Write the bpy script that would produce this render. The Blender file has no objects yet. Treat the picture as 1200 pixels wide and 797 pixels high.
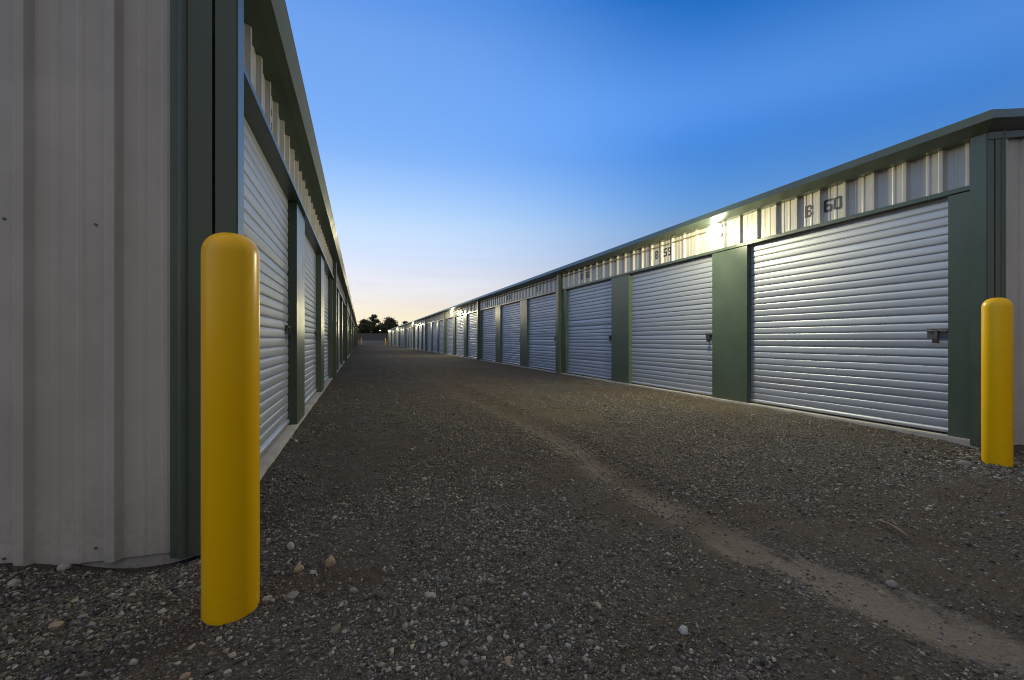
import bpy, bmesh, math, random
import numpy as np
from mathutils import Vector

R = math.radians
random.seed(7)
rng = np.random.default_rng(11)
scene = bpy.context.scene
COL = scene.collection

# ------------------------------------------------------------------ camera
CAM_H = 0.90
cam_d = bpy.data.cameras.new("camera")
cam_d.sensor_width = 36.0
cam_d.lens = 16.0
cam_d.clip_start = 0.02
cam_d.clip_end = 3000
cam = bpy.data.objects.new("camera", cam_d)
COL.objects.link(cam)
cam.location = (0, 0, CAM_H)
cam.rotation_euler = (R(90), 0, R(-18.4))
scene.camera = cam

# ------------------------------------------------------------------ sky, sun, exposure
SUN_AZ = R(-15.0)       # measured from +Y (down the lane) towards +X
SUN_EL = R(1.5)
world = bpy.data.worlds.new("World")
scene.world = world
world.use_nodes = True
wn = world.node_tree.nodes
wl = world.node_tree.links
wn.clear()
w_out = wn.new("ShaderNodeOutputWorld")
w_bg = wn.new("ShaderNodeBackground")
sky = wn.new("ShaderNodeTexSky")
sky.sky_type = 'NISHITA'
sky.sun_disc = False
sky.sun_elevation = SUN_EL
sky.sun_rotation = SUN_AZ
sky.altitude = 0
sky.air_density = 1.0
sky.dust_density = 0.6
sky.ozone_density = 3.0
w_bg.inputs["Strength"].default_value = 0.1
# dusk colours by elevation: one set towards the glow at the lane's end, one for the darker sky behind
w_tc = wn.new("ShaderNodeTexCoord")
w_sep = wn.new("ShaderNodeSeparateXYZ")
wl.new(w_tc.outputs["Generated"], w_sep.inputs[0])
def w_ramp(stops):
    r = wn.new("ShaderNodeValToRGB"); r.color_ramp.interpolation = 'B_SPLINE' if False else 'EASE'
    r.color_ramp.interpolation = 'CARDINAL'
    e = r.color_ramp.elements
    while len(e) < len(stops): e.new(.5)
    for i, (p, c) in enumerate(stops):
        e[i].position = p; e[i].color = (*c, 1)
    return r
def w_math(op, a, b=None, c=None, clamp=False):
    n = wn.new("ShaderNodeMath"); n.operation = op; n.use_clamp = clamp
    for i, v in enumerate((a, b, c)):
        if v is None: continue
        if hasattr(v, "links"): wl.new(v, n.inputs[i])
        else: n.inputs[i].default_value = v
    return n.outputs[0]
def w_mix(f, a, b, mode='MIX'):
    n = wn.new("ShaderNodeMix"); n.data_type = 'RGBA'; n.blend_type = mode
    for sck, v in ((n.inputs[0], f), (n.inputs[6], a), (n.inputs[7], b)):
        if hasattr(v, "links"): wl.new(v, sck)
        elif isinstance(v, (int, float)): sck.default_value = v
        else: sck.default_value = (*v, 1)
    return n.outputs[2]
el = w_math('MAXIMUM', w_sep.outputs[2], 0.0)          # sine of the elevation
front = w_ramp([(0, (.93,.80,.47)), (.035, (.92,.83,.58)), (.085, (.85,.81,.78)), (.16, (.68,.76,.92)), (.25, (.49,.68,.95)),
                (.36, (.24,.46,.91)), (.545, (.150,.345,.815)), (.66, (.11,.28,.70)), (.80, (.34,.38,.48)), (1, (.50,.44,.38))])
side = w_ramp([(0, (.44,.39,.35)), (.06, (.46,.45,.46)), (.15, (.36,.46,.66)), (.25, (.19,.42,.85)), (.35, (.085,.32,.90)), (.45, (.105,.35,.97)),
               (.57, (.018,.185,.66)), (.63, (.02,.17,.62)), (.78, (.32,.36,.46)), (1, (.50,.44,.38))])
back = w_ramp([(0, (.21,.20,.18)), (.12, (.29,.275,.25)), (.28, (.30,.295,.30)), (.5, (.32,.34,.42)), (.8, (.50,.47,.44)), (1, (.50,.44,.38))])
for r_ in (front, side, back): wl.new(el, r_.inputs["Fac"])
# horizontal cosine to the glow direction
hx = w_math('MULTIPLY', w_sep.outputs[0], math.sin(SUN_AZ)); hy = w_math('MULTIPLY', w_sep.outputs[1], math.cos(SUN_AZ))
hl = w_math('SQRT', w_math('MAXIMUM', w_math('SUBTRACT', 1.0, w_math('MULTIPLY', w_sep.outputs[2], w_sep.outputs[2])), .0001))
cz = w_math('DIVIDE', w_math('ADD', hx, hy), hl)
f1 = wn.new("ShaderNodeMapRange"); f1.interpolation_type = 'SMOOTHSTEP'; wl.new(cz, f1.inputs[0]); f1.inputs[1].default_value = .52; f1.inputs[2].default_value = 1.0
f2 = wn.new("ShaderNodeMapRange"); f2.interpolation_type = 'SMOOTHSTEP'; wl.new(cz, f2.inputs[0]); f2.inputs[1].default_value = -.95; f2.inputs[2].default_value = .25
grad = w_mix(f1.outputs[0], w_mix(f2.outputs[0], back.outputs[0], side.outputs[0]), front.outputs[0])
wl_f = w_math('MULTIPLY_ADD', w_math('MULTIPLY', w_sep.outputs[0], w_math('SUBTRACT', 1.0, f1.outputs[0])), -.38, 1.0)
grad = w_mix(1.0, grad, wl_f, 'MULTIPLY')
warm_t = w_math('MULTIPLY', w_math('MULTIPLY', w_math('MAXIMUM', w_math('MULTIPLY', w_sep.outputs[0], -1.0), 0.0), w_math('SUBTRACT', 1.0, f1.outputs[0])), 1.3, None, True)
warm_t = w_math('MULTIPLY', warm_t, f2.outputs[0])
grad = w_mix(warm_t, grad, w_mix(1.0, grad, (1.9, 1.4, .95), 'MULTIPLY'))
# faint streaks of high cloud near the horizon
w_mp = wn.new("ShaderNodeMapping"); w_mp.inputs["Scale"].default_value = (2.2, 2.2, 26); w_mp.inputs["Rotation"].default_value = (0, R(3), 0)
wl.new(w_tc.outputs["Generated"], w_mp.inputs[0])
w_n = wn.new("ShaderNodeTexNoise"); w_n.inputs["Scale"].default_value = 1.6; w_n.inputs["Detail"].default_value = 5; wl.new(w_mp.outputs[0], w_n.inputs["Vector"])
cl = w_math('MULTIPLY', w_math('MULTIPLY', w_math('SUBTRACT', w_n.outputs[0], .5), .35), w_math('SUBTRACT', 1.0, w_math('MULTIPLY', el, 4.0), None, True))
grad = w_mix(1.0, grad, w_math('ADD', 1.0, cl), 'MULTIPLY')
nish = w_mix(1.0, sky.outputs[0], (.10,.10,.12), 'MULTIPLY')
w_bg2 = wn.new("ShaderNodeBackground"); w_bg2.inputs["Strength"].default_value = .94
wl.new(grad, w_bg2.inputs["Color"])
w_add = wn.new("ShaderNodeAddShader")
wl.new(nish, w_bg.inputs["Color"])
wl.new(w_bg.outputs[0], w_add.inputs[0]); wl.new(w_bg2.outputs[0], w_add.inputs[1])
wl.new(w_add.outputs[0], w_out.inputs["Surface"])

sun_d = bpy.data.lights.new("sun", 'SUN')
sun_d.energy = 0.1
sun_d.angle = R(12)
sun_d.color = (1.0, 0.82, 0.6)
sun = bpy.data.objects.new("sun", sun_d)
COL.objects.link(sun)
sun.rotation_euler = (R(90) - SUN_EL, 0, math.pi - SUN_AZ)

scene.view_settings.view_transform = 'Standard'
scene.view_settings.look = 'None'
scene.view_settings.gamma = 1.0
scene.view_settings.use_curve_mapping = False
scene.view_settings.exposure = 0.14
scene.cycles.use_denoising = True
scene.cycles.filter_width = 1.0
scene.cycles.max_bounces = 6
scene.cycles.sample_clamp_indirect = 4.0

# ------------------------------------------------------------------ tagging helpers
def tag(o, label=None, cat=None, group=None, kind=None):
    if label: o["label"] = label
    if cat: o["category"] = cat
    if group: o["group"] = group
    if kind: o["kind"] = kind
    return o

def empty(name, loc=(0, 0, 0)):
    o = bpy.data.objects.new(name, None)
    o.empty_display_size = 0.3
    o.location = loc
    COL.objects.link(o)
    return o

def add_obj(name, me, mat=None, parent=None, loc=None):
    o = bpy.data.objects.new(name, me)
    COL.objects.link(o)
    if mat is not None and len(me.materials) == 0:
        me.materials.append(mat)
    if loc is not None: o.location = loc
    if parent is not None: o.parent = parent
    return o

class MB:
    """collects shapes in one mesh"""
    def __init__(s): s.v = []; s.f = []; s.m = []
    def add(s, vs, fs, mi=0):
        n = len(s.v)
        s.v += [tuple(p) for p in vs]
        s.f += [tuple(i + n for i in f) for f in fs]
        s.m += [mi] * len(fs)
    def box(s, x0, x1, y0, y1, z0, z1, mi=0):
        vs = [(x0,y0,z0),(x1,y0,z0),(x1,y1,z0),(x0,y1,z0),(x0,y0,z1),(x1,y0,z1),(x1,y1,z1),(x0,y1,z1)]
        s.add(vs, [(0,3,2,1),(4,5,6,7),(0,1,5,4),(1,2,6,5),(2,3,7,6),(3,0,4,7)], mi)
    def loft(s, rings, close=True, caps=True, mi=0):
        n = len(rings[0]); vs = [p for r in rings for p in r]; fs = []
        for i in range(len(rings) - 1):
            for j in range(n if close else n - 1):
                a = i*n + j; b = i*n + (j+1) % n
                fs.append((a, b, b + n, a + n))
        if caps and close:
            fs.append(tuple(range(n - 1, -1, -1)))
            fs.append(tuple(range((len(rings)-1)*n, len(rings)*n)))
        s.add(vs, fs, mi)
    def tube(s, pts, rad, n=8, mi=0):
        rings = []
        pts = [Vector(p) for p in pts]
        for i, p in enumerate(pts):
            d = (pts[min(i+1, len(pts)-1)] - pts[max(i-1, 0)]).normalized()
            up = Vector((0,0,1)) if abs(d.z) < 0.9 else Vector((1,0,0))
            a = d.cross(up).normalized(); b = d.cross(a).normalized()
            r = rad[i] if isinstance(rad, (list, tuple)) else rad
            rings.append([p + a*math.cos(2*math.pi*k/n)*r + b*math.sin(2*math.pi*k/n)*r for k in range(n)])
        s.loft(rings, True, True, mi)
    def mesh(s, name, mats=(), smooth=False, recalc=True, bevel=0.0):
        me = bpy.data.meshes.new(name)
        me.from_pydata(s.v, [], s.f)
        for m in mats: me.materials.append(m)
        me.polygons.foreach_set("material_index", s.m)
        if recalc or bevel:
            bm = bmesh.new(); bm.from_mesh(me)
            if bevel:
                bmesh.ops.remove_doubles(bm, verts=bm.verts, dist=1e-5)
                es = [e for e in bm.edges if len(e.link_faces) == 2 and e.calc_face_angle(0) > 0.5]
                bmesh.ops.bevel(bm, geom=es, offset=bevel, segments=2, affect='EDGES', clamp_overlap=True)
            bmesh.ops.recalc_face_normals(bm, faces=bm.faces)
            bm.to_mesh(me); bm.free()
        if smooth:
            me.polygons.foreach_set("use_smooth", [True]*len(me.polygons))
        me.update()
        return me

# ------------------------------------------------------------------ noise for terrain (numpy value noise)
_lat = rng.random((256, 256))
def vnoise(x, y):
    xi = np.floor(x).astype(int); yi = np.floor(y).astype(int)
    fx = x - xi; fy = y - yi
    fx = fx*fx*(3-2*fx); fy = fy*fy*(3-2*fy)
    a = _lat[xi % 256, yi % 256]; b = _lat[(xi+1) % 256, yi % 256]
    c = _lat[xi % 256, (yi+1) % 256]; d = _lat[(xi+1) % 256, (yi+1) % 256]
    return (a*(1-fx)+b*fx)*(1-fy) + (c*(1-fx)+d*fx)*fy - 0.5
def fbm(x, y, o=3):
    t = 0; a = 1
    for i in range(o):
        t = t + a*vnoise(x*2**i + 17*i, y*2**i + 31*i); a *= .5
    return t
def sstep(a, b, x):
    t = np.clip((x-a)/(b-a), 0, 1); return t*t*(3-2*t)

# ------------------------------------------------------------------ main dimensions (metres)
RX = 5.265        # pillar face of the building on the right
LX = -0.621       # pillar face of the building on the left
Y0 = 2.44         # both end walls
PITCH = 3.042
NBAY = 30
DOOR0 = 2.781
DOORW = 2.349
Y1 = DOOR0 + PITCH*(NBAY-1) + DOORW + 0.34
TRACK_X = 1.70

def track_c(y):
    return np.interp(y, [-3, .3, .85, 1.6, 2.66, 3.8, 6, 12], [2.5, 2.0, 1.80, 1.61, 1.64, 1.72, 1.70, 1.75]) + 0.04*vnoise(y*1.7, y*0 + 9.2)

def ground_z(x, y):
    x = np.asarray(x, float); y = np.asarray(y, float)
    z = -0.004 - 0.028*sstep(-0.6, 5.2, x)
    near = 1 - sstep(12, 40, y)
    # dips at the building corners and the heap of gravel against the end wall
    z = z - 0.082*np.exp(-(((x-5.2)/1.1)**2 + ((y-1.9)/0.75)**2))
    z = z - 0.035*np.exp(-(((x+0.55)/0.42)**2 + ((y-1.95)/0.55)**2))
    z = z - 0.105*np.exp(-(((x+0.90)/0.32)**2 + ((y-2.46)/0.26)**2))
    z = z - 0.030*np.exp(-(((x+0.0)/1.2)**2 + ((y-1.2)/0.8)**2))
    z = z + (-0.02)*sstep(-0.9, -1.5, x)*sstep(3.2, 2.4, y) - 0.0
    z = z + 0.02*np.exp(-(((x+1.45)/0.30)**2 + ((y-2.25)/0.25)**2))
    # wheel track pressed in the gravel, low shoulders beside it
    c = track_c(y); dx = x - c
    z = z - near*0.028*np.exp(-(dx/0.15)**2) + near*0.016*np.exp(-((dx-0.33)/0.12)**2) + near*0.010*np.exp(-((dx+0.30)/0.14)**2)
    dx2 = x - c - 1.75
    z = z - near*0.012*np.exp(-(dx2/0.22)**2)
    # unevenness
    z = z + near*(0.030*fbm(x*0.7+3, y*0.7+8, 3)*sstep(0.2, 1.2, np.minimum(np.abs(x-LX), np.abs(x-RX))) + 0.012*fbm(x*4.0, y*4.0, 3) + 0.006*fbm(x*17, y*17, 2))
    # ground beyond the end of the lane rises to the field and the trees
    z = z + 3.6*sstep(108, 190, y) + 1.0*sstep(190, 500, y)
    return z

# ------------------------------------------------------------------ materials
def mat(name):
    m = bpy.data.materials.new(name); m.use_nodes = True
    nt = m.node_tree; b = nt.nodes["Principled BSDF"]
    return m, nt, b
def node(nt, t, **kw):
    n = nt.nodes.new(t)
    for k, v in kw.items(): setattr(n, k, v)
    return n
def noise(nt, scale, detail=4, rough=.55, vec=None, dist=0.0):
    n = node(nt, "ShaderNodeTexNoise"); n.inputs["Scale"].default_value = scale
    n.inputs["Detail"].default_value = detail; n.inputs["Roughness"].default_value = rough
    n.inputs["Distortion"].default_value = dist
    if vec: nt.links.new(vec, n.inputs["Vector"])
    return n
def ramp(nt, fac, stops):
    r = node(nt, "ShaderNodeValToRGB")
    e = r.color_ramp.elements
    while len(e) < len(stops): e.new(0.5)
    for i, (p, c) in enumerate(stops):
        e[i].position = p; e[i].color = (*c, 1) if len(c) == 3 else c
    nt.links.new(fac, r.inputs["Fac"]); return r
def mix(nt, fac, a, b, mode='MIX'):
    n = node(nt, "ShaderNodeMix", data_type='RGBA', blend_type=mode)
    for s, v in ((n.inputs[0], fac), (n.inputs[6], a), (n.inputs[7], b)):
        if hasattr(v, "links"): nt.links.new(v, s)
        elif isinstance(v, (int, float)): s.default_value = v
        else: s.default_value = (*v, 1)
    return n.outputs[2]
def math_n(nt, op, a, b=None, c=None, clamp=False):
    n = node(nt, "ShaderNodeMath", operation=op); n.use_clamp = clamp
    for i, v in enumerate((a, b, c)):
        if v is None: continue
        if hasattr(v, "links"): nt.links.new(v, n.inputs[i])
        else: n.inputs[i].default_value = v
    return n.outputs[0]
def smooth(nt, v, a, b):
    n = node(nt, "ShaderNodeMapRange", interpolation_type='SMOOTHSTEP')
    nt.links.new(v, n.inputs[0]); n.inputs[1].default_value = a; n.inputs[2].default_value = b
    return n.outputs[0]
def bump(nt, b, h, strength, dist, prev=None):
    n = node(nt, "ShaderNodeBump"); n.inputs["Strength"].default_value = strength
    n.inputs["Distance"].default_value = dist
    nt.links.new(h, n.inputs["Height"])
    if prev: nt.links.new(prev, n.inputs["Normal"])
    nt.links.new(n.outputs[0], b.inputs["Normal"]); return n.outputs[0]
def geo_pos(nt):
    return node(nt, "ShaderNodeNewGeometry").outputs["Position"]

def painted_metal(name, col, rough=.35, dirt=.25, dirt_col=(.16,.13,.10), wave=.25):
    m, nt, b = mat(name)
    p = geo_pos(nt)
    n1 = noise(nt, 2.2, 5, .6, p); n2 = noise(nt, 40, 3, .6, p)
    sep = node(nt, "ShaderNodeSeparateXYZ"); nt.links.new(p, sep.inputs[0])
    # rain streaks: noise stretched down the sheet
    mp = node(nt, "ShaderNodeMapping"); mp.inputs["Scale"].default_value = (22, 22, .8); nt.links.new(p, mp.inputs[0])
    st = noise(nt, 1.0, 3, .6, mp.outputs[0])
    c = mix(nt, smooth(nt, n1.outputs[0], .3, .75), tuple(x*.90 for x in col), tuple(min(1, x*1.08) for x in col))
    c = mix(nt, math_n(nt, 'MULTIPLY', smooth(nt, st.outputs[0], .52, .75), dirt), c, dirt_col)
    spl = smooth(nt, sep.outputs[2], .42, -.05)      # mud thrown up against the foot of the wall
    spl = math_n(nt, 'MULTIPLY', spl, smooth(nt, n2.outputs[0], .35, .65))
    c = mix(nt, math_n(nt, 'MULTIPLY', spl, min(1, dirt*2.2)), c, dirt_col)
    nt.links.new(c, b.inputs["Base Color"])
    rr = math_n(nt, 'MULTIPLY_ADD', n1.outputs[0], .25, rough - .12)
    nt.links.new(rr, b.inputs["Roughness"])
    n3 = noise(nt, 1.6, 2, .5, p)
    bump(nt, b, n3.outputs[0], wave, .02)
    return m

M = {}
M['cream'] = painted_metal("cream_sheet_metal", (.49,.463,.42), .34, .08)
M['green'] = painted_metal("green_trim_metal", (.076,.104,.077), .32, .14, (.14,.13,.10))
M['roofm'] = painted_metal("roof_sheet_metal", (.42,.42,.40), .45, .2)

def concrete(name, col):
    m, nt, b = mat(name); p = geo_pos(nt)
    n1 = noise(nt, 3, 6, .65, p); n2 = noise(nt, 60, 4, .6, p)
    c = mix(nt, smooth(nt, n1.outputs[0], .3, .7), tuple(x*.72 for x in col), col)
    c = mix(nt, smooth(nt, n2.outputs[0], .55, .75), c, tuple(x*.5 for x in col))
    nt.links.new(c, b.inputs["Base Color"]); b.inputs["Roughness"].default_value = .9
    bump(nt, b, n2.outputs[0], .4, .004); return m
M['slab'] = concrete("foundation_concrete", (.50,.47,.42))

def door_mat():
    m, nt, b = mat("galvanised_door_curtain"); p = geo_pos(nt)
    oi = node(nt, "ShaderNodeObjectInfo")
    mp = node(nt, "ShaderNodeMapping"); mp.inputs["Scale"].default_value = (1.0, .7, 9.0); nt.links.new(p, mp.inputs[0])
    n1 = noise(nt, 1.5, 4, .6, mp.outputs[0])
    n2 = noise(nt, 7, 5, .65, p)
    c = mix(nt, n1.outputs[0], (.36,.38,.43), (.46,.48,.535))
    c = mix(nt, math_n(nt, 'MULTIPLY', smooth(nt, n2.outputs[0], .56, .78), .25), c, (.36,.35,.33))
    c = mix(nt, math_n(nt, 'MULTIPLY', oi.outputs["Random"], .16), c, (.40,.41,.43))
    nt.links.new(c, b.inputs["Base Color"])
    b.inputs["Metallic"].default_value = .5
    nt.links.new(math_n(nt, 'MULTIPLY_ADD', n2.outputs[0], .20, .41), b.inputs["Roughness"])
    return m
M['door'] = door_mat()

def simple(name, col, rough=.5, metal=0.0, var=.15, sc=8):
    m, nt, b = mat(name); tc = node(nt, "ShaderNodeTexCoord")
    n1 = noise(nt, sc, 4, .6, tc.outputs["Object"])
    c = mix(nt, n1.outputs[0], tuple(x*(1-var) for x in col), tuple(min(1, x*(1+var)) for x in col))
    nt.links.new(c, b.inputs["Base Color"]); b.inputs["Roughness"].default_value = rough
    b.inputs["Metallic"].default_value = metal
    return m
M['steel'] = simple("worn_latch_steel", (.16,.15,.14), .45, .7)
M['brass'] = simple("padlock_dark", (.09,.08,.065), .4, .8)
M['ink'] = simple("stencil_paint", (.045,.038,.045), .7, 0, .5, 40)
M['housing'] = simple("lamp_housing_bronze", (.25,.23,.19), .45, .2)
M['conduit'] = simple("conduit_brown", (.13,.11,.07), .5, .1)
M['screw'] = simple("screw_head", (.13,.125,.12), .5, .5)
M['wood'] = simple("weathered_wood", (.16,.13,.10), .9, 0, .4, 60)
M['gate'] = simple("pole_grey", (.2,.2,.2), .6, .3)

def lens_mat():
    m, nt, b = mat("lit_lamp_lens")
    b.inputs["Base Color"].default_value = (.9,.9,.8,1)
    b.inputs["Emission Color"].default_value = (1.0,.97,.80,1)
    b.inputs["Emission Strength"].default_value = 14
    return m
M['lens'] = lens_mat()

def yellow():
    m, nt, b = mat("yellow_plastic_sleeve"); p = geo_pos(nt)
    n1 = noise(nt, 5, 4, .6, p); n2 = noise(nt, 55, 5, .7, p)
    sep = node(nt, "ShaderNodeSeparateXYZ"); nt.links.new(p, sep.inputs[0])
    c = mix(nt, n1.outputs[0], (.95,.525,.001), (.98,.55,.002))
    sp = math_n(nt, 'MULTIPLY', smooth(nt, sep.outputs[2], .22, -.08), smooth(nt, n2.outputs[0], .50, .72))
    c = mix(nt, math_n(nt, 'MULTIPLY', sp, .15), c, (.20,.14,.05))
    sc = math_n(nt, 'MULTIPLY', smooth(nt, n2.outputs[0], .70, .76), .15)
    c = mix(nt, sc, c, (.45,.29,.01))
    nt.links.new(c, b.inputs["Base Color"])
    b.inputs['Specular IOR Level'].default_value = .35
    nt.links.new(math_n(nt, 'MULTIPLY_ADD', n1.outputs[0], .15, .22), b.inputs["Roughness"])
    bump(nt, b, n2.outputs[0], .03, .002)
    return m
M['yellow'] = yellow()

def ground_mat():
    m, nt, b = mat("gravel_ground"); p = geo_pos(nt)
    sep = node(nt, "ShaderNodeSeparateXYZ"); nt.links.new(p, sep.inputs[0])
    X, Y = sep.outputs[0], sep.outputs[1]
    v1 = node(nt, "ShaderNodeTexVoronoi"); v1.inputs["Scale"].default_value = 120; nt.links.new(p, v1.inputs["Vector"])
    v2 = node(nt, "ShaderNodeTexVoronoi"); v2.inputs["Scale"].default_value = 46; nt.links.new(p, v2.inputs["Vector"])
    s1 = node(nt, "ShaderNodeSeparateColor"); nt.links.new(v1.outputs["Color"], s1.inputs[0])
    s2 = node(nt, "ShaderNodeSeparateColor"); nt.links.new(v2.outputs["Color"], s2.inputs[0])
    big = noise(nt, .55, 5, .6, p, .4); mid = noise(nt, 3.1, 5, .62, p); fine = noise(nt, 150, 3, .6, p)
    peb = ramp(nt, s1.outputs[0], [(0,(.050,.046,.041)),(.60,(.086,.079,.070)),(.88,(.13,.12,.105)),(1,(.28,.265,.24))]).outputs[0]
    soil = mix(nt, fine.outputs[0], (.060,.047,.035), (.112,.089,.067))
    f = math_n(nt, 'ADD', math_n(nt, 'MULTIPLY', big.outputs[0], .7), math_n(nt, 'MULTIPLY', mid.outputs[0], .45))
    msk = smooth(nt, f, .44, .70)
    c = mix(nt, msk, soil, peb)
    # pale dust in the wheel track
    wob = math_n(nt, 'MULTIPLY_ADD', noise(nt, .8, 4, .6, p).outputs[0], .24, -.12)
    tat = node(nt, "ShaderNodeAttribute"); tat.attribute_name = "track"; TX = tat.outputs["Fac"]
    mpr = node(nt, 'ShaderNodeMapping'); mpr.inputs['Scale'].default_value = (9, 3.2, 9); nt.links.new(p, mpr.inputs[0])
    rag = noise(nt, 1.0, 7, .75, mpr.outputs[0], .6)
    dx = math_n(nt, 'ABSOLUTE', TX)
    dx = math_n(nt, 'ADD', dx, math_n(nt, 'MULTIPLY_ADD', rag.outputs[0], .62, -.30))
    tr = math_n(nt, 'SUBTRACT', 1.0, smooth(nt, math_n(nt, 'ADD', dx, math_n(nt, 'MULTIPLY_ADD', mid.outputs[0], .34, -.17)), .06, .20))
    dust = mix(nt, fine.outputs[0], (.16,.135,.108), (.28,.24,.195))
    tr = math_n(nt, 'MULTIPLY', tr, smooth(nt, Y, 7.5, 1.6))
    c = mix(nt, math_n(nt, 'MULTIPLY', math_n(nt, 'MULTIPLY', tr, smooth(nt, noise(nt, 1.3, 3, .6, p).outputs[0], .30, .58)), .66), c, dust)
    # bare brown strip beside it
    dx2 = math_n(nt, 'ABSOLUTE', math_n(nt, 'ADD', math_n(nt, 'SUBTRACT', TX, .40), wob))
    br = math_n(nt, 'SUBTRACT', 1.0, smooth(nt, math_n(nt, 'ADD', dx2, math_n(nt, 'MULTIPLY_ADD', mid.outputs[0], .5, -.25)), .08, .34))
    c = mix(nt, math_n(nt, 'MULTIPLY', br, .4), c, soil)
    # worn patch in the middle of the lane, warm light painted into its colour
    wp = math_n(nt, 'MULTIPLY', smooth(nt, math_n(nt, 'ABSOLUTE', math_n(nt, 'SUBTRACT', X, 2.1)), 1.5, .2), smooth(nt, Y, 2.6, 5.0))
    wp = math_n(nt, 'MULTIPLY', wp, smooth(nt, Y, 24.0, 9.0))
    c = mix(nt, math_n(nt, 'MULTIPLY', wp, .65), c, mix(nt, rag.outputs[0], (.070,.054,.038), (.165,.13,.092)))
    # field beyond the lane
    far = smooth(nt, math_n(nt, 'ADD', Y, math_n(nt, 'MULTIPLY', big.outputs[0], 8)), 112, 122)
    mpf = node(nt, "ShaderNodeMapping"); mpf.inputs["Scale"].default_value = (.02, .16, .16); nt.links.new(p, mpf.inputs[0])
    fn = noise(nt, 1.0, 6, .7, mpf.outputs[0])
    grass = mix(nt, fn.outputs[0], (.026,.022,.010), (.064,.050,.028))
    strip = math_n(nt, 'MULTIPLY', smooth(nt, Y, 112, 118), smooth(nt, Y, 138, 126))
    grass = mix(nt, math_n(nt, 'MULTIPLY', strip, .8), grass, (.15,.125,.098))
    c = mix(nt, far, c, grass)
    nt.links.new(c, b.inputs["Base Color"])
    b.inputs["Roughness"].default_value = .92
    b.inputs["Specular IOR Level"].default_value = .08
    h = math_n(nt, 'ADD', math_n(nt, 'MULTIPLY', v1.outputs["Distance"], -1.2), math_n(nt, 'MULTIPLY', fine.outputs[0], .5))
    h = math_n(nt, 'MULTIPLY', h, math_n(nt, 'SUBTRACT', 1.0, math_n(nt, 'MULTIPLY', tr, .7)))
    h = math_n(nt, 'ADD', h, math_n(nt, 'MULTIPLY', v2.outputs["Distance"], -.5))
    bump(nt, b, h, .8, .007)
    return m
M['ground'] = ground_mat()

def stone_mat():
    m, nt, b = mat("crushed_stone")
    at = node(nt, "ShaderNodeAttribute"); at.attribute_name = "tone"
    p = geo_pos(nt); n1 = noise(nt, 90, 3, .6, p)
    c = mix(nt, n1.outputs[0], (.6,.6,.6), (1.25,1.22,1.18))
    c2 = mix(nt, 1.0, at.outputs["Color"], c, 'MULTIPLY')
    nt.links.new(c2, b.inputs["Base Color"]); b.inputs["Roughness"].default_value = .85
    b.inputs["Specular IOR Level"].default_value = .3
    return m
M['stone'] = stone_mat()

# ------------------------------------------------------------------ ground
def build_ground():
    xf = np.arange(-3.6, 7.6, .036)
    xs = np.concatenate([-3.6 - np.geomspace(.1, 396, 26)[::-1], xf, 7.6 + np.geomspace(.1, 392, 26)])
    yf = np.arange(-.9, 8.5, .036)
    ys = np.concatenate([-.9 - np.geomspace(.1, 60, 14)[::-1], yf, 8.5 + np.geomspace(.06, 690, 130)])
    gx, gy = np.meshgrid(xs, ys)
    gz = ground_z(gx, gy)
    nx, ny = len(xs), len(ys)
    co = np.stack([gx, gy, gz], -1).reshape(-1, 3)
    i = np.arange((ny-1)*(nx-1)); r = i // (nx-1); c = i % (nx-1)
    a = r*nx + c
    quads = np.stack([a, a+1, a+nx+1, a+nx], -1)
    me = bpy.data.meshes.new("ground")
    me.vertices.add(len(co)); me.vertices.foreach_set("co", co.ravel())
    me.loops.add(quads.size); me.loops.foreach_set("vertex_index", quads.ravel().astype(np.int32))
    me.polygons.add(len(quads)); me.polygons.foreach_set("loop_start", np.arange(0, quads.size, 4, dtype=np.int32))
    me.polygons.foreach_set("use_smooth", np.ones(len(quads), bool))
    at = me.attributes.new("track", 'FLOAT', 'POINT')
    at.data.foreach_set("value", (gx - track_c(gy)).ravel().astype(np.float32))
    me.update(calc_edges=True)
    tag(add_obj("ground", me, M['ground']), "dark gravel lane with a pale wheel track", None, None, "structure")
build_ground()

# ------------------------------------------------------------------ storage buildings
def rib_profile(u0, u1, first, base=0.0, rib=.032):
    """panel cross section: (u, outward) pairs; big ribs every 12 in, two small ribs between"""
    pts = [(u0, base)]
    k0 = math.ceil((u0 - first)/.3048) - 1
    u = first + k0*.3048
    while u < u1 + .31:
        prof = [(-.036,0),(-.0190,rib*.80),(-.0172,rib*.93),(-.0140,rib),(.0140,rib),(.0172,rib*.93),(.0190,rib*.80),(.036,0),
                (.098,0),(.106,.0035),(.124,.0035),(.132,0),(.182,0),(.190,.0035),(.208,.0035),(.216,0)]
        for du, h in prof:
            if u0 + .002 < u + du < u1 - .002: pts.append((u + du, base + h))
        u += .3048
    pts.append((u1, base))
    return pts

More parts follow.
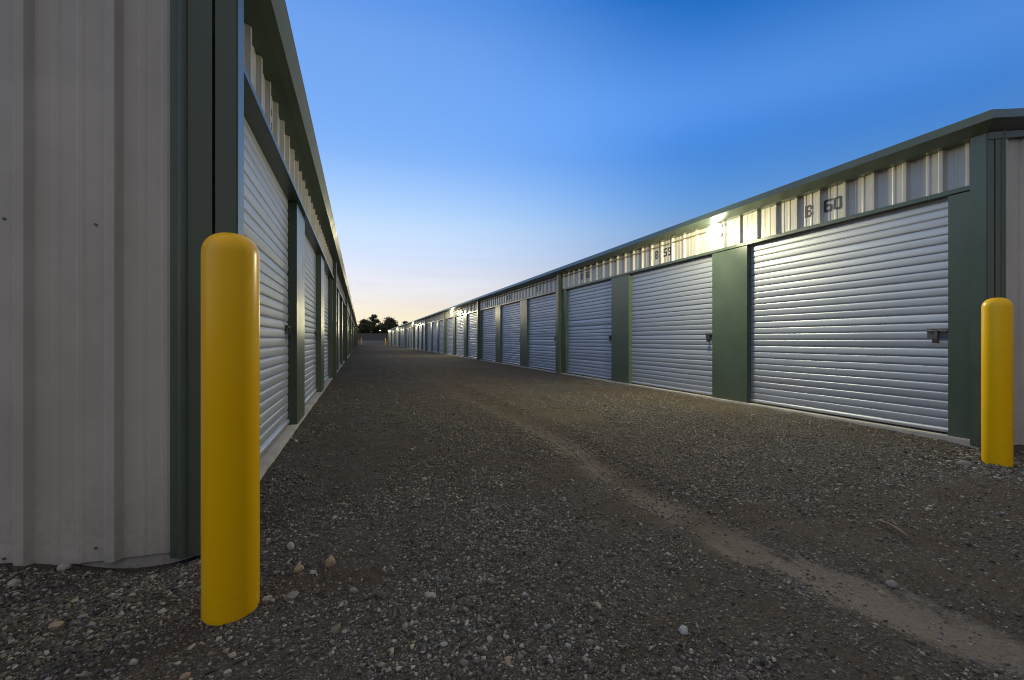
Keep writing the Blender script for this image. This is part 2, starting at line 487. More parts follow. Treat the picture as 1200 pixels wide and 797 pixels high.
GLYPH = {  # stencil rectangles on a 0..1 x 0..1 cell (x0,x1,y0,y1)
 'B': [(0,.28,0,1),(.34,.8,.82,1),(.34,.8,.42,.58),(.34,.8,0,.18),(.74,1,.60,.90),(.74,1,.10,.40)],
 'C': [(0,.28,.08,.46),(0,.28,.54,.92),(.2,1,.82,1),(.2,1,0,.18),(.74,1,.68,.86),(.74,1,.14,.32)],
 '0': [(0,.30,.06,.94),(.70,1,.06,.94),(.2,.46,.82,1),(.54,.8,.82,1),(.2,.46,0,.18),(.54,.8,0,.18)],
 '1': [(.36,.68,0,1),(.14,.36,.72,.88)],
 '2': [(0,1,.82,1),(.72,1,.50,.80),(0,1,.42,.58),(0,.28,.16,.44),(0,1,0,.18)],
 '3': [(0,1,.82,1),(.72,1,.56,.80),(.25,1,.42,.58),(.72,1,.16,.42),(0,1,0,.18)],
 '4': [(0,.28,.44,1),(0,1,.36,.52),(.66,.94,0,1)],
 '5': [(0,1,.82,1),(0,.28,.50,.80),(0,.92,.44,.60),(.72,1,.12,.50),(0,.9,0,.18)],
 '6': [(0,.30,.04,.96),(.2,1,.82,1),(.34,.9,.44,.60),(.72,1,.10,.46),(.2,.9,0,.18)],
 '7': [(0,1,.82,1),(.70,1,.44,.80),(.5,.8,0,.44)],
 '8': [(0,.28,.10,.44),(0,.28,.56,.90),(.72,1,.10,.44),(.72,1,.56,.90),(.15,.85,.82,1),(.15,.85,.42,.58),(.15,.85,0,.18)],
 '9': [(0,.28,.52,.92),(.15,.9,.82,1),(.34,.7,.42,.56),(.72,1,.04,.92),(.1,.8,0,.18)],
}

def door_mesh(side, variant, zb, zt):
    """curtain of rolled ribs; local origin at the foot centre, x outward towards the lane"""
    rr = random.Random(100*variant + (1 if side > 0 else 2))
    pitch = .083
    pts = []; z = zb
    n = int(round((zt - zb)/pitch)); pitch = (zt - zb)/n
    # bottom bar
    pts += [(-.004, zb), (.022, zb), (.022, zb + .035), (.006, zb + .04)]
    z = zb + .045
    for i in range(n):
        tilt = rr.gauss(0, .0022)
        if rr.random() < .12: tilt += rr.choice((-1, 1))*.004
        prof = [(.00,.000),(.05,.000),(.10,.0060),(.16,.0082),(.34,.0096),(.66,.0096),(.86,.0086),(.93,.0066),(.98,.001)]
        for t, d in prof:
            zz = z + t*pitch
            if zz < zt: pts.append((d + tilt*(t - .5)*2, zz))
        z += pitch
    pts.append((0, zt))
    ny = 13
    half = DOORW/2
    vs = []; fs = []
    ph = [rr.uniform(0, 6.28) for _ in range(4)]
    for j in range(ny):
        y = -half + DOORW*j/(ny-1)
        for (d, zz) in pts:
            warp = .0011*math.sin(y*2.3 + zz*3.1 + ph[0]) + .0007*math.sin(zz*9 + y*.8 + ph[1])
            sag = .0012*math.sin(y*3.0 + ph[2] + zz*2)
            vs.append((side*(d + warp), y, zz + (sag if zb + .05 < zz < zt - .02 else 0)))
    m = len(pts)
    for j in range(ny-1):
        for i in range(m-1):
            a = j*m + i
            fs.append((a, a+1, a+m+1, a+m))
    me = bpy.data.meshes.new("door"); me.from_pydata(vs, [], fs)
    if side > 0:
        me.flip_normals()
    me.materials.append(M['door'])
    me.polygons.foreach_set("use_smooth", [True]*len(fs))
    me.update()
    return me

def latch_mesh(side):
    mb = MB()
    def bx(d0, d1, y0, y1, z0, z1, mi=0):
        x0, x1 = sorted((side*d0, side*d1)); mb.box(x0, x1, y0, y1, z0, z1, mi)
    bx(.016, .022, -.085, .085, -.045, .045)          # back plate
    bx(.022, .040, -.080, -.030, .012, .038)          # guides
    bx(.022, .040, .030, .080, .012, .038)
    mb.tube([(side*.034, -.105, .025), (side*.034, .085, .025)], .009, 8)   # sliding bolt
    bx(.022, .046, -.012, .012, -.035, .030)          # hasp
    mb.tube([(side*.050, -.014, -.030), (side*.050, -.014, -.048), (side*.050, .014, -.048), (side*.050, .014, -.030)], .004, 6)
    bx(.038, .060, -.024, .024, -.095, -.050, 1)      # padlock body
    return mb.mesh("latch", (M['steel'], M['brass']), bevel=.0015)

def build_building(cfg):
    s = cfg['s']                        # +1: faces +X (left building), -1: faces -X (right building)
    px = cfg['px']; W = 9.0; Y0 = cfg['y0']
    zf, zl, zl2 = cfg['floor'], cfg['lintel'], cfg['lintel'] + .05
    X = lambda d: px + s*d
    def bx(mb, d0, d1, y0, y1, z0, z1, mi=0):
        x0, x1 = sorted((X(d0), X(d1))); mb.box(x0, x1, y0, y1, z0, z1, mi)
    root = empty("storage_building", (px, Y0, 0))
    tag(root, cfg['label'], "storage building", "storage buildings along the lane")
    def part(name, me, m=None):
        o = bpy.data.objects.new(name, me); COL.objects.link(o)
        if m is not None and not me.materials: me.materials.append(m)
        o.parent = root; o.location = (-px, -Y0, 0)
        return o
    slope = .19
    ez = cfg['eave']                    # profile of eave trim: list of (d, z)
    # foundation
    mb = MB()
    bx(mb, cfg['slab_d'], -W - .02, Y0 + .012, Y1 - .012, -.6, zf)
    part("foundation", mb.mesh("foundation", (M['slab'],), bevel=.008))
    # roof: two slopes with standing ribs
    mb = MB()
    zr = ez[0][1] - .045
    topd = ez[0][0] - .09
    mid = -W/2
    prof = [(Y0 - .05, 0)]
    y = Y0 + .2
    while y < Y1 - .2:
        prof += [(y-.03, 0), (y-.01, .03), (y+.01, .03), (y+.03, 0)]; y += .61
    prof.append((Y1 + .05, 0))
    rings = []
    for d, z in ((topd, zr), (mid, zr + slope*(topd - mid)), (-W - topd, zr)):
        rings.append([(X(d), yy, z + hh) for yy, hh in prof])
    mb.loft(rings, close=False, caps=False)
    part("roof", mb.mesh("roof", (M['roofm'],)))
    # end walls, back wall: ribbed sheets
    def gable(y, sign, name):
        mb = MB(); a = rib_profile(0.07, W, cfg['rib0'])
        lo = [(X(-u), y - sign*h, -.058 - .001) for u, h in a]
        hi = [(X(-u), y - sign*h, zr - .03 + slope*min(u + topd, W + topd - u)) for u, h in a]
        # a second skin 3 cm behind gives the sheet a thickness and closes the building
        mb.loft([lo, hi], close=False, caps=False)
        mb.loft([[(X(-.07), y + sign*.03, -.05), (X(-W), y + sign*.03, -.05)],
                 [(X(-.07), y + sign*.03, zr), (X(-W), y + sign*.03, zr)]], close=False, caps=False)
        # screw heads in two rows
        k = 0; u = cfg['rib0'] + .062
        while u < 6:
            for zz in (cfg['screw_z'][0], cfg['screw_z'][1]):
                mb.tube([(X(-u), y - sign*.001, zz), (X(-u), y - sign*.006, zz)], .0050, 8, 1)
            u += .3048
        me = mb.mesh(name, (M['cream'], M['screw']))
        for pl in me.polygons:          # rounded folds between the flat pans
            xs_ = [me.vertices[i].co for i in pl.vertices]
            w_ = max((math.hypot(a_.x - b_.x, a_.y - b_.y) for a_ in xs_ for b_ in xs_))
            pl.use_smooth = w_ < .009
        return part(name, me)
    gable(Y0, 1, "end_wall"); gable(Y1, -1, "end_wall")
    mb = MB(); a = rib_profile(Y0, Y1, Y0 + .1)
    mb.loft([[(X(-W - h), y, -.05) for y, h in a], [(X(-W - h), y, zr - .02) for y, h in a]], close=False, caps=False)
    part("back_wall", mb.mesh("back_wall", (M['cream'],)))
    # corner trims on the near end wall
    for (yy, sg) in ((Y0, 1), (Y1, -1)):
        mb = MB()
        pr = [(-.022, .0),(-.022,.040),(-.116,.040),(-.120,.048),(-.127,.053),(-.136,.055),(-.145,.053),(-.152,.048),(-.157,.036),(-.185,.034),(-.188,.0)]
        ztop = ez[3][1] + .03
        mb.loft([[(X(u), yy - sg*h, -.075) for u, h in pr], [(X(u), yy - sg*h, ztop - slope*u) for u, h in pr]])
        part("corner_trim", mb.mesh("corner_trim", (M['green'],)))
    # eave trim with mitred ends, rake trims up both gables
    mb = MB()
    pr = ez + [(-.10, ez[3][1]), (-.10, ez[0][1] - .02)]
    pd = cfg['post_d']
    off = [(d - pd)*.73 if d > pd else -.01 for d, z in pr]
    mb.loft([[(X(d), Y0 - .04 - o, z) for (d, z), o in zip(pr, off)],
             [(X(d), Y1 + .04 + o, z) for (d, z), o in zip(pr, off)]])
    part("eave_trim", mb.mesh("eave_trim", (M['green'],)))
    for yy, sg in ((Y0 - .04, 1), (Y1 + .04, -1)):
        mb = MB()
        rp = ez + [(pd - .03, ez[3][1]), (pd - .03, ez[0][1] - .02)]
        ro = [(d - pd)*(.73 if d > pd else 1) for d, z in rp]
        ring0 = [(X(d if d > pd else pd - .001), yy - sg*o, z) for (d, z), o in zip(rp, ro)]
        ring1 = [(X(mid), yy - sg*o, z + slope*(topd - mid)) for (d, z), o in zip(rp, ro)]
        ring2 = [(X(-W - .1), yy - sg*o, z) for (d, z), o in zip(rp, ro)]
        mb.loft([ring0, ring1, ring2])
        # flat flashing under the rake trim
        fl = [(-.0, .0), (.008, 0), (.008, -.06), (0, -.06)]
        z2 = ez[3][1] - .002
        mb.loft([[(X(pd - .006), yy - sg*o, z2 + z) for o, z in fl],
                 [(X(mid), yy - sg*o, z2 + z + slope*(topd - mid)) for o, z in fl],
                 [(X(-W), yy - sg*o, z2 + z) for o, z in fl]])
        part("rake_trim", mb.mesh("rake_trim", (M['green'],)))
    # posts: proud, full height, at both ends and every third bay
    ptop = ez[3][1] + .004
    post_y = [Y0 - .038, Y1 + .038 - .122]
    for k in range(3, NBAY, 3): post_y.append(DOOR0 + PITCH*k - (PITCH - DOORW)/2 - .061)
    first = None
    for yy in sorted(post_y):
        mb = MB(); bx(mb, -.012, pd, yy, yy + .122, zf - .04, ptop)
        part("post", mb.mesh("post", (M['green'],), bevel=.006))
    # pillars between the doors
    for k in range(NBAY + 1):
        a = DOOR0 + PITCH*(k-1) + DOORW if k else Y0 + .02
        b = DOOR0 + PITCH*k if k < NBAY else Y1 - .02
        mb = MB(); bx(mb, -.11, 0, a, b, zf - .035, zl + .001)
        part("pillar", mb.mesh("pillar", (M['green'],), bevel=.006))
    # header sheets and lintel trims between the posts
    cuts = sorted(post_y)
    for i in range(len(cuts) - 1):
        a, b = cuts[i] + .122, cuts[i+1]
        mb = MB(); pf = rib_profile(a, b, Y0 + cfg['hrib0'], -.022, .030)
        mb.loft([[(X(h), y, zl2 - .004) for y, h in pf], [(X(h), y, ez[3][1] + .05) for y, h in pf]], close=False, caps=False)
        mb.loft([[(X(-.09), a, zl2), (X(-.09), b, zl2)], [(X(-.09), a, ez[3][1] + .1), (X(-.09), b, ez[3][1] + .1)]], close=False, caps=False)
        part("header_panel", mb.mesh("header_panel", (M['cream'],)))
        mb = MB()
        ld = cfg['lip_d']
        pr2 = [(-.115, zl + .004), (ld, zl + .004), (ld, zl + .042), (ld - .012, zl + .048), (-.115, zl + .048)]
        mb.loft([[(X(d), a + .001, z) for d, z in pr2], [(X(d), b - .001, z) for d, z in pr2]])
        part("header_trim", mb.mesh("header_trim", (M['green'],)))
    # doors with latches
    meshes = [door_mesh(s, v, zf + .020, zl + .02) for v in range(4)]
    lm = latch_mesh(s)
    order = [0, 1, 2, 3, 1, 0, 3, 2, 0, 2]
    for k in range(NBAY):
        yc = DOOR0 + PITCH*k + DOORW/2
        d = part("door", meshes[order[k % 10]])
        d.location = (s*cfg['curtain_d'], yc - Y0, 0)
        l = bpy.data.objects.new("latch", lm); COL.objects.link(l); l.parent = d
        l.location = (0, (DOORW/2 - .11)*s, .97 + zf)
    # stencilled unit numbers
    for k, txt in cfg['numbers']:
        yc = DOOR0 + PITCH*k + DOORW/2 + cfg['num_dy']
        H = .15; Wd = .098
        # facing the door, text runs to the right: +Y on the left building, -Y on the right one
        ks = math.floor((yc - Y0 - cfg['hrib0'])/.3048)
        r0 = Y0 + cfg['hrib0'] + ks*.3048            # rib on the near side of the two flats used
        ymid = r0 + .3048*(1 if True else 0)
        letter, num = txt.split()
        cells = []
        f1 = ymid - s*.1524; f2 = ymid + s*.1524
        cells.append((letter, f1 - s*Wd/2))
        tw = len(num)*Wd + (len(num)-1)*.022
        for i, ch in enumerate(num): cells.append((ch, f2 - s*(tw/2 - i*(Wd + .022))))
        zc = cfg['num_z'] - H/2
        for ci, (ch, ystart) in enumerate(cells):
            if ci < 2: mb = MB()
            for j, (a, b, c, d_) in enumerate(GLYPH[ch]):
                e = .00005*j
                ya, yb = sorted((ystart + s*a*Wd, ystart + s*b*Wd))
                bx(mb, -.0182, -.0172 + e, ya, yb, zc + c*H, zc + d_*H)
            if ci == 0: part("unit_letter", mb.mesh("unit_letter", (M['ink'],)))
        part("unit_number", mb.mesh("unit_number", (M['ink'],)))
    if cfg.get('conduit'):
        y0, zc = cfg['conduit']
        mb = MB(); mb.tube([(X(.019), y0, zc), (X(.019), Y1 - .5, zc)], .010, 8)
        part("conduit", mb.mesh("conduit", (M['conduit'],), smooth=True))
    return root

right_cfg = dict(y0=2.49, s=-1, px=RX, floor=-.004, lintel=2.262, curtain_d=-.075, slab_d=.03, post_d=.09, lip_d=.016,
    eave=[(.20, 2.850), (.245, 2.758), (.094, 2.706), (.012, 2.706)], rib0=.21, hrib0=.037, screw_z=(.12, 1.24),
    label="storage building on the right with silver doors and lit wall lamps",
    numbers=[(k, "B %d" % (60 - k)) for k in range(12)], num_dy=0.0, num_z=2.50, conduit=(5.6, 2.63))
left_cfg = dict(y0=2.44, s=1, px=LX, floor=.034, lintel=2.318, curtain_d=-.09, slab_d=.006, post_d=.081, lip_d=.034,
    eave=[(.207, 2.865), (.150, 2.785), (.085, 2.766), (.0, 2.748)], rib0=.405, hrib0=.30, screw_z=(.0, 1.40),
    label="storage building on the left with unlit shadowed doors and grey end wall",
    numbers=[(0, "C 1")], num_dy=0.0, num_z=2.57)
build_building(right_cfg)
build_building(left_cfg)

# ------------------------------------------------------------------ wall lamps
def lamp_meshes():
    mb = MB(); mb.box(-.012, .05, -.095, .095, -.085, .085)        # back box (x away from the lane is +)
    house = mb.mesh("housing", (M['housing'],), bevel=.006)
    mb = MB(); rings = []
    for i in range(9):
        t = i/8*math.pi/2
        rr = math.cos(t)
        rings.append([(-.013 - .085*math.sin(t), -.0 + -.0 + .150*max(rr, .02)*math.cos(a), -.005 + .128*max(rr, .02)*math.sin(a)) for a in [2*math.pi*j/24 for j in range(24)]])
    mb.loft(rings)
    lens = mb.mesh("lens", (M['lens'],), smooth=True)
    return house, lens
house_me, lens_me = lamp_meshes()
def wall_lamp(k, label, power):
    y = DOOR0 + PITCH*k - (PITCH - DOORW)/2
    y += .20 if k % 3 else .40
    r = empty("wall_lamp", (RX - .06, y, 2.575))
    tag(r, label, "wall lamp", "lit lamps on the right building")
    for n, me in (("housing", house_me), ("lens", lens_me)):
        o = bpy.data.objects.new(n, me); COL.objects.link(o); o.parent = r
    ld = bpy.data.lights.new("lamp_light", 'POINT'); ld.shadow_soft_size = .09
    ld.energy = power; ld.color = (1.0, .92, .55)
    ld.use_nodes = True                  # a broad frosted source: no hot spot right beside the lens
    lnt = ld.node_tree; em = next(n for n in lnt.nodes if n.type == 'EMISSION')
    fo = lnt.nodes.new("ShaderNodeLightFalloff"); fo.inputs["Strength"].default_value = 1.0; fo.inputs["Smooth"].default_value = 3.0
    lnt.links.new(fo.outputs["Quadratic"], em.inputs["Strength"])
    lo = bpy.data.objects.new("lamp_light", ld); COL.objects.link(lo); lo.parent = r
    lo.location = (-.46, 0, -.03)
    return r
lamp_labels = ["lit wall lamp above the green pillar between the B 60 and B 59 doors",
    "second lit wall lamp from the camera along the right building",
    "third lit wall lamp down the long row of right doors",
    "fourth lit wall lamp, small beside the distant trees",
    "farthest lit wall lamp at the end of the right building"]
for k, lb in zip((1, 8, 15, 22, 29), lamp_labels): wall_lamp(k, lb, 380 if k == 1 else 260)

# ------------------------------------------------------------------ bollards
def bollard_mesh(height, rad):
    rings = []; n = 40
    prof = [(rad*.985, -.25), (rad*.985, 0), (rad, .004), (rad, height - rad*.86)]
    for i in range(1, 10):
        t = i/9*math.pi/2
        prof.append((max(rad*math.cos(t)**.72 if i < 9 else .0, .002), height - rad*.86 + rad*.86*math.sin(t)))
    for r, z in prof:
        rings.append([(r*math.cos(2*math.pi*j/n), r*math.sin(2*math.pi*j/n), z) for j in range(n)])
    mb = MB(); mb.loft(rings)
    me = mb.mesh("bollard", (M['yellow'],), smooth=True)
    return me
bm_me = bollard_mesh(1.325, .0885)
def bollard(x, y, label, dz=0, tilt=(0, 0)):
    o = add_obj("bollard", bm_me)
    o.location = (x, y, float(ground_z(x, y)) + dz); o.rotation_euler = (tilt[0], tilt[1], random.uniform(0, 6))
    tag(o, label, "bollard", "yellow bollards at the building corners")
    return o
bollard(-.432, 1.83, "yellow bollard in front of the left building's grey end wall", 0, (0, 0))
bollard(4.81, 2.22, "yellow bollard in front of the right building's corner, beside the B 60 door")
bollard(LX + .75, Y1 + 1.0, "tiny far yellow bollard at the distant end of the left building")
bollard(RX - .55, Y1 + 1.0, "tiny far yellow bollard at the distant end of the right building")

# ------------------------------------------------------------------ loose stones
def ico():
    bm = bmesh.new(); bmesh.ops.create_icosphere(bm, subdivisions=1, radius=1)
    v = np.array([x.co[:] for x in bm.verts]); f = np.array([[q.index for q in p.verts] for p in bm.faces]); bm.free()
    return v, f
ICO_V, ICO_F = ico()
OCT_V = np.array([(1,0,0),(-1,0,0),(0,1,0),(0,-1,0),(0,0,1),(0,0,-1)], float)
OCT_F = np.array([(0,2,4),(2,1,4),(1,3,4),(3,0,4),(2,0,5),(1,2,5),(3,1,5),(0,3,5)])
CUB_V = np.array([(x,y,z) for x in (-.75,.75) for y in (-.75,.75) for z in (-.75,.75)], float)
CUB_F = np.array([(0,1,3),(0,3,2),(4,6,7),(4,7,5),(0,4,5),(0,5,1),(2,3,7),(2,7,6),(0,2,6),(0,6,4),(1,5,7),(1,7,3)])

def stone_batch(V, F, pos, size, flat):
    n = len(pos); nv = len(V)
    v = np.repeat(V[None], n, 0)*(1 + .32*rng.standard_normal((n, nv, 1)).clip(-1.4, 1.4))
    v = v + .16*rng.standard_normal((n, nv, 3))
    v *= size[:, None, None]*np.stack([rng.uniform(.75, 1.35, n), rng.uniform(.65, 1.0, n), flat*rng.uniform(.7, 1.2, n)], -1)[:, None, :]
    a = rng.uniform(0, 6.283, n); b = rng.normal(0, .35, n)
    ca, sa, cb, sb = np.cos(a), np.sin(a), np.cos(b), np.sin(b)
    x = v[..., 0]*cb[:, None] + v[..., 2]*sb[:, None]; z = -v[..., 0]*sb[:, None] + v[..., 2]*cb[:, None]; y = v[..., 1]
    xx = x*ca[:, None] - y*sa[:, None]; yy = x*sa[:, None] + y*ca[:, None]
    v = np.stack([xx, yy, z], -1) + pos[:, None, :]
    f = F[None] + (np.arange(n)*nv)[:, None, None]
    return v.reshape(-1, 3), f.reshape(-1, 3)

def tone(n, pale=.12):
    t = rng.random(n)
    base = np.where(t < 1 - pale, rng.gamma(3.2, .026, n) + .030, rng.uniform(.17, .42, n))
    warm = rng.normal(0, .06, n)
    c = np.stack([base*(1.05 + warm), base*(.98 + warm*.2), base*(.87 - warm), np.ones(n)], -1)
    return np.clip(c, .01, .6)

def scatter(n, x0, x1, y0, y1, dens):
    out = []
    tot = 0
    while tot < n:
        x = rng.uniform(x0, x1, n); y = rng.uniform(y0, y1, n)
        k = rng.random(n) < dens(x, y)
        # stay off the slabs
        k &= ~(((x < LX + .02) & (y > Y0 - .05)) | ((x > RX - .05) & (y > Y0 - .05)))
        out.append(np.stack([x[k], y[k]], -1)); tot += k.sum()
    return np.concatenate(out)[:n]

def cover(x, y):
    g = fbm(x*.8 + 40, y*.8 + 12, 3) + .5*fbm(x*3.1, y*3.1, 2)
    c = sstep(-.36, .22, g)*.88 + .12
    dx = x - track_c(y)
    c = c*(1 - .74*np.exp(-(dx/.17)**2))*(1 - .40*np.exp(-((dx - .40)/.14)**2))
    c = np.maximum(c, .62*sstep(2.3, 2.9, x)*(y < 4.5))
    c = c*(1 - .8*np.exp(-(((x + .30)/.38)**2 + ((y - 1.35)/.45)**2)))
    c = np.where((x < -.55) & (y < Y0), np.maximum(c, sstep(-.6, -.95, x)*.95), c)
    return c

def gravel():
    parts = []
    # (count, area, size range, template, flatness)
    def d_near(x, y): return cover(x, y)*np.clip(1.6/np.hypot(x, y - .2), 0, 1)**1.7
    def d_far(x, y): return cover(x, y)*np.clip(5/np.hypot(x, y), .0, 1)**1.5
    specs = [(330000, -3.0, 4.7, .55, 5.4, .0015, .0042, OCT_V, OCT_F, d_near),
             (90000, -3.2, 5.4, .55, 7.0, .003, .0072, CUB_V, CUB_F, d_near),
             (3600, -3.2, 5.4, .55, 7.5, .006, .013, ICO_V, ICO_F, d_near),
             (120000, -.7, 5.3, 2.0, 16.0, .004, .0105, OCT_V, OCT_F, d_far),
             (3500, -3.2, 5.4, .55, 14, .009, .017, ICO_V, ICO_F, d_far),
             (16000, -2.4, -.62, .7, 2.44, .0035, .011, ICO_V, ICO_F, lambda x, y: cover(x, y)),
             (3500, 4.2, 6.8, 1.0, 2.6, .006, .018, CUB_V, CUB_F, lambda x, y: cover(x, y)*.6 + .4*np.exp(-(((x-4.9)/.4)**2 + ((y-2.3)/.3)**2)))]
    V = []; F = []; T = []; off = 0
    for n, x0, x1, y0, y1, s0, s1, tv, tf, dn in specs:
        p = scatter(n, x0, x1, y0, y1, dn)
        sz = s0 + (s1 - s0)*rng.random(n)**2.2
        z = ground_z(p[:, 0], p[:, 1]) + sz*rng.uniform(-.05, .35, n)
        v, f = stone_batch(tv, tf, np.column_stack([p, z]), sz, .62)
        V.append(v); F.append(f + off); off += len(v)
        T.append(np.repeat(tone(n, .22), len(tf), 0))
    V = np.concatenate(V); F = np.concatenate(F); T = np.concatenate(T)
    me = bpy.data.meshes.new("gravel")
    me.vertices.add(len(V)); me.vertices.foreach_set("co", V.ravel().astype(np.float32))
    me.loops.add(F.size); me.loops.foreach_set("vertex_index", F.ravel().astype(np.int32))
    me.polygons.add(len(F)); me.polygons.foreach_set("loop_start", np.arange(0, F.size, 3, dtype=np.int32))
    at = me.attributes.new("tone", 'FLOAT_COLOR', 'FACE'); at.data.foreach_set("color", T.ravel().astype(np.float32))
    me.update(calc_edges=True)
    tag(add_obj("gravel", me, M['stone']), "loose grey gravel spread over the lane", None, None, "stuff")
gravel()

# countable bigger stones
def cam_ground(px, py):
    """photo pixel -> point on the lane (used once to read positions off the photograph)"""
    th = R(18.4); f = 533.0; z = CAM_H*f/(py - 398.5)
    for _ in range(6):
        lat = (px - 600)/f*z
        x = z*math.sin(th) + lat*math.cos(th); y = z*math.cos(th) - lat*math.sin(th)
        z = (CAM_H - float(ground_z(x, y)))*f/(py - 398.5)
    return x, y
def big_stone(px, py, wpx, col, label, flat=.7):
    x, y = cam_ground(px, py)
    depth = x*math.sin(R(18.4)) + y*math.cos(R(18.4))
    size = wpx/533*depth/2*1.05
    bm = bmesh.new(); bmesh.ops.create_icosphere(bm, subdivisions=2, radius=1)
    rr = random.Random(int(px*7 + py))
    ax = [Vector((rr.gauss(0,1), rr.gauss(0,1), rr.gauss(0,1))).normalized() for _ in range(9)]
    lim = [rr.uniform(.62, .95) for _ in ax]
    for v in bm.verts:
        for a, l in zip(ax, lim):
            d = v.co.dot(a)
            if d > l: v.co -= a*(d - l)
        v.co *= 1 + rr.gauss(0, .03)
        v.co = Vector((v.co.x*size, v.co.y*size*.85, v.co.z*size*flat))
    bm.normal_update()
    me = bpy.data.meshes.new("stone"); bm.to_mesh(me); bm.free()
    at = me.attributes.new("tone", 'FLOAT_COLOR', 'FACE')
    for d in at.data: d.color = (*col, 1)
    o = add_obj("stone", me, M['stone'], None, (x, y, float(ground_z(x, y)) + size*flat*.35))
    o.rotation_euler = (0, 0, rr.uniform(0, 6))
    tag(o, label, "stone", "bigger stones lying on the gravel")
TAN = (.33,.27,.18); PALE = (.36,.35,.32); GREY = (.22,.21,.20); PINK = (.30,.22,.17)
big_stone(350, 668, 14, TAN, "crumbly tan stone just right of the near yellow bollard")
big_stone(387, 661, 15, TAN, "round tan stone standing tallest right of the near yellow bollard", .95)
big_stone(341, 642, 10, PALE, "pointed pale stone on dark gravel behind the near yellow bollard", 1.0)
big_stone(367, 671, 9, PALE, "flat pale stone between the crumbly and the round tan stones", .5)
big_stone(342, 700, 19, GREY, "flat grey slab-like stone nearest the near bollard's foot", .4)
big_stone(313, 703, 12, PALE, "pale stone touching the near yellow bollard's foot", .6)
big_stone(18, 686, 15, PALE, "large whitish stone by the foot of the left end wall", .8)
big_stone(75, 667, 14, PALE, "chalky stone on the gravel heap under the end wall ribs", .7)
big_stone(127, 673, 9, GREY, "small grey stone against the exposed concrete under the end wall", .8)
big_stone(65, 734, 17, TAN, "flat tan stone lying alone in the lower left gravel", .4)
big_stone(157, 777, 11, PALE, "white pebble on brown soil at the bottom left", .7)
big_stone(217, 793, 12, PINK, "pinkish flat stone at the bottom edge left of centre", .4)
big_stone(267, 789, 9, PALE, "pale pebble at the bottom edge below the near bollard", .7)
big_stone(404, 741, 7, PALE, "small pale stone at the bottom below the round tan stone", .7)
big_stone(505, 700, 13, PALE, "pale stone lying alone on the open dark gravel", .6)
big_stone(520, 756, 9, PALE, "pale stone in the bottom middle of the gravel", .7)
big_stone(574, 751, 9, PALE, "pale upright stone at the bottom middle of the gravel", .9)
big_stone(1045, 687, 13, GREY, "rounded grey stone beside the pale wheel track", .7)
big_stone(1130, 546, 16, GREY, "grey lump of rubble left of the far right bollard's foot", .6)

# ------------------------------------------------------------------ stick
def stick():
    a = cam_ground(1029, 614); b = cam_ground(1069, 636)
    mb = MB(); pts = []; n = 7
    for i in range(n):
        t = i/(n-1); x = a[0] + (b[0]-a[0])*t; y = a[1] + (b[1]-a[1])*t
        pts.append((x + .006*math.sin(t*5), y + .008*math.sin(t*3), float(ground_z(x, y)) + .016 + .012*math.sin(t*3.14)))
    mb.tube(pts, [.008,.007,.006,.007,.008,.007,.003], 8)
    o = add_obj("stick", mb.mesh("stick", (M['wood'],), smooth=True))
    tag(o, "short bare stick lying on the gravel between wheel track and right bollard", "stick")
stick()

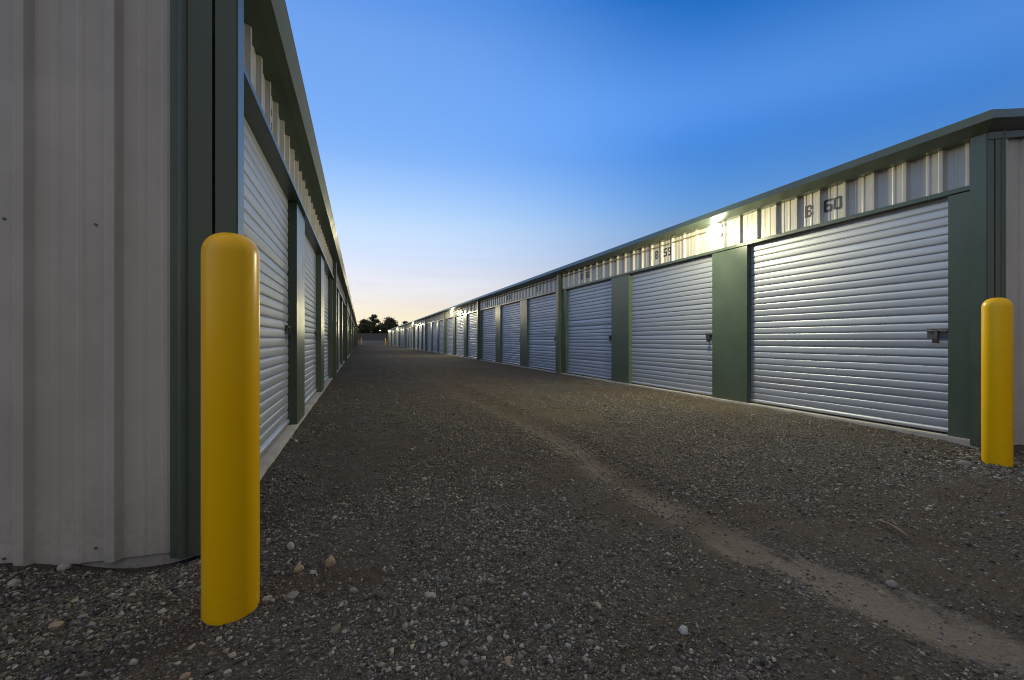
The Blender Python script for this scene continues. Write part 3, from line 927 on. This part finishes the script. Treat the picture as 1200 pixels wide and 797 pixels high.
# ------------------------------------------------------------------ trees far beyond the lane
def leaf_mat():
    m, nt, b = mat("dark_foliage"); p = geo_pos(nt); n1 = noise(nt, .9, 3, .6, p)
    c = mix(nt, n1.outputs[0], (.035,.05,.018), (.09,.085,.035))
    nt.links.new(c, b.inputs["Base Color"]); b.inputs["Roughness"].default_value = .7
    return m
M['leaf'] = leaf_mat()
M['bark'] = simple("bark", (.09,.07,.05), .95, 0, .3, 4)
def tree(x, y, h, w, seed, label, clumps=26, leaves=90, base=.15, airy=1.0):
    rr = random.Random(seed); g = float(ground_z(x, y))
    root = empty("tree", (x, y, g)); tag(root, label, "tree", "trees beyond the end of the lane")
    mb = MB(); mb.tube([(0,0,-.3), (.05*w,0,h*.3), (-.02*w,.03*w,h*.6), (0,0,h*.85)], [h*.03,h*.024,h*.015,h*.006], 8)
    cs = []
    for i in range(clumps):
        t = rr.random(); z = h*(base + (1-base)*t)
        ww = w*.5*math.sqrt(max(.04, 1 - (2*(t - .42))**2))
        a = rr.uniform(0, 6.28); r = ww*math.sqrt(rr.random())
        cs.append((r*math.cos(a), r*math.sin(a), min(z, h*.96)))
        if i % 2 == 0:
            mb.tube([(0,0,z*.55), (cs[-1][0]*.5, cs[-1][1]*.5, z*.8), cs[-1]], [h*.010,h*.007,h*.003], 5)
    t_o = add_obj("trunk", mb.mesh("trunk", (M['bark'],), smooth=True), None, root)
    vs = []; fs = []
    for c in cs:
        cr = w*rr.uniform(.05, .19)*airy
        for j in range(leaves):
            d = Vector((rr.gauss(0,1), rr.gauss(0,1), rr.gauss(0,.75)))*cr*.62
            p = Vector(c) + d; s_ = rr.uniform(.14, .42)
            u = Vector((rr.gauss(0,1), rr.gauss(0,1), rr.gauss(0,1))).normalized()
            v = u.orthogonal().normalized()
            n = len(vs); vs += [p + u*s_, p + v*s_*.5, p - u*s_, p - v*s_*.5]; fs.append((n, n+1, n+2, n+3))
    me = bpy.data.meshes.new("crown"); me.from_pydata([tuple(v) for v in vs], [], fs)
    add_obj("crown", me, M['leaf'], root)
def far_pos(px, depth):
    th = R(18.4); lat = (px - 600)/533*depth
    return depth*math.sin(th) + lat*math.cos(th), depth*math.cos(th) - lat*math.sin(th)
def far_tree(px, depth, wpx, ytop, seed, label, **kw):
    x, y = far_pos(px, depth); g = float(ground_z(x, y))
    top = CAM_H + (398.5 - ytop)/533*depth
    tree(x, y, top - g, wpx/533*depth, seed, label, **kw)
far_tree(439, 190, 15, 369, 3, "tallest wispy tree behind the lane's end, left of the round one", clumps=60, leaves=70, base=.0, airy=.8)
far_tree(427, 186, 18, 376, 4, "dark bushy tree at the far end of the left building's roofline", clumps=80, leaves=100, base=.0)
far_tree(457, 188, 20, 374.5, 5, "round dark tree above the far end of the right building", clumps=90, leaves=110, base=.0)
far_tree(447, 200, 16, 381, 6, "low dark tree filling the gap between the wispy and round trees", clumps=80, leaves=100, base=.0)
far_tree(475, 200, 12, 378, 8, "small dark treetop showing over the right building's roof", clumps=26, leaves=90, base=.0)
far_tree(412, 196, 16, 381, 9, "dark tree mostly hidden behind the left building", clumps=30, leaves=90, base=.0)

# far lit yard lamp in front of the trees
def yard_lamp():
    x, y = far_pos(445.6, 178); g = float(ground_z(x, y))
    z = CAM_H + (398.5 - 387.4)/533*178
    r = empty("yard_lamp", (x, y, g)); tag(r, "tiny white lit yard lamp on a pole before the dark trees", "yard lamp")
    hgt = z - g
    mb = MB(); mb.tube([(0,0,-.2), (0,0,hgt + .1)], .05, 8); add_obj("pole", mb.mesh("pole", (M['gate'],)), None, r)
    mb = MB(); rings = []
    for i in range(7):
        t = -math.pi/2 + math.pi*i/6
        rings.append([(.15*max(math.cos(t), .03)*math.cos(a), -.09 + .12*max(math.cos(t), .03)*math.sin(a), hgt + .10*math.sin(t)) for a in [2*math.pi*j/12 for j in range(12)]])
    mb.loft(rings); add_obj("lamp_head", mb.mesh("lamp_head", (M['lens'],), smooth=True), None, r)
yard_lamp()
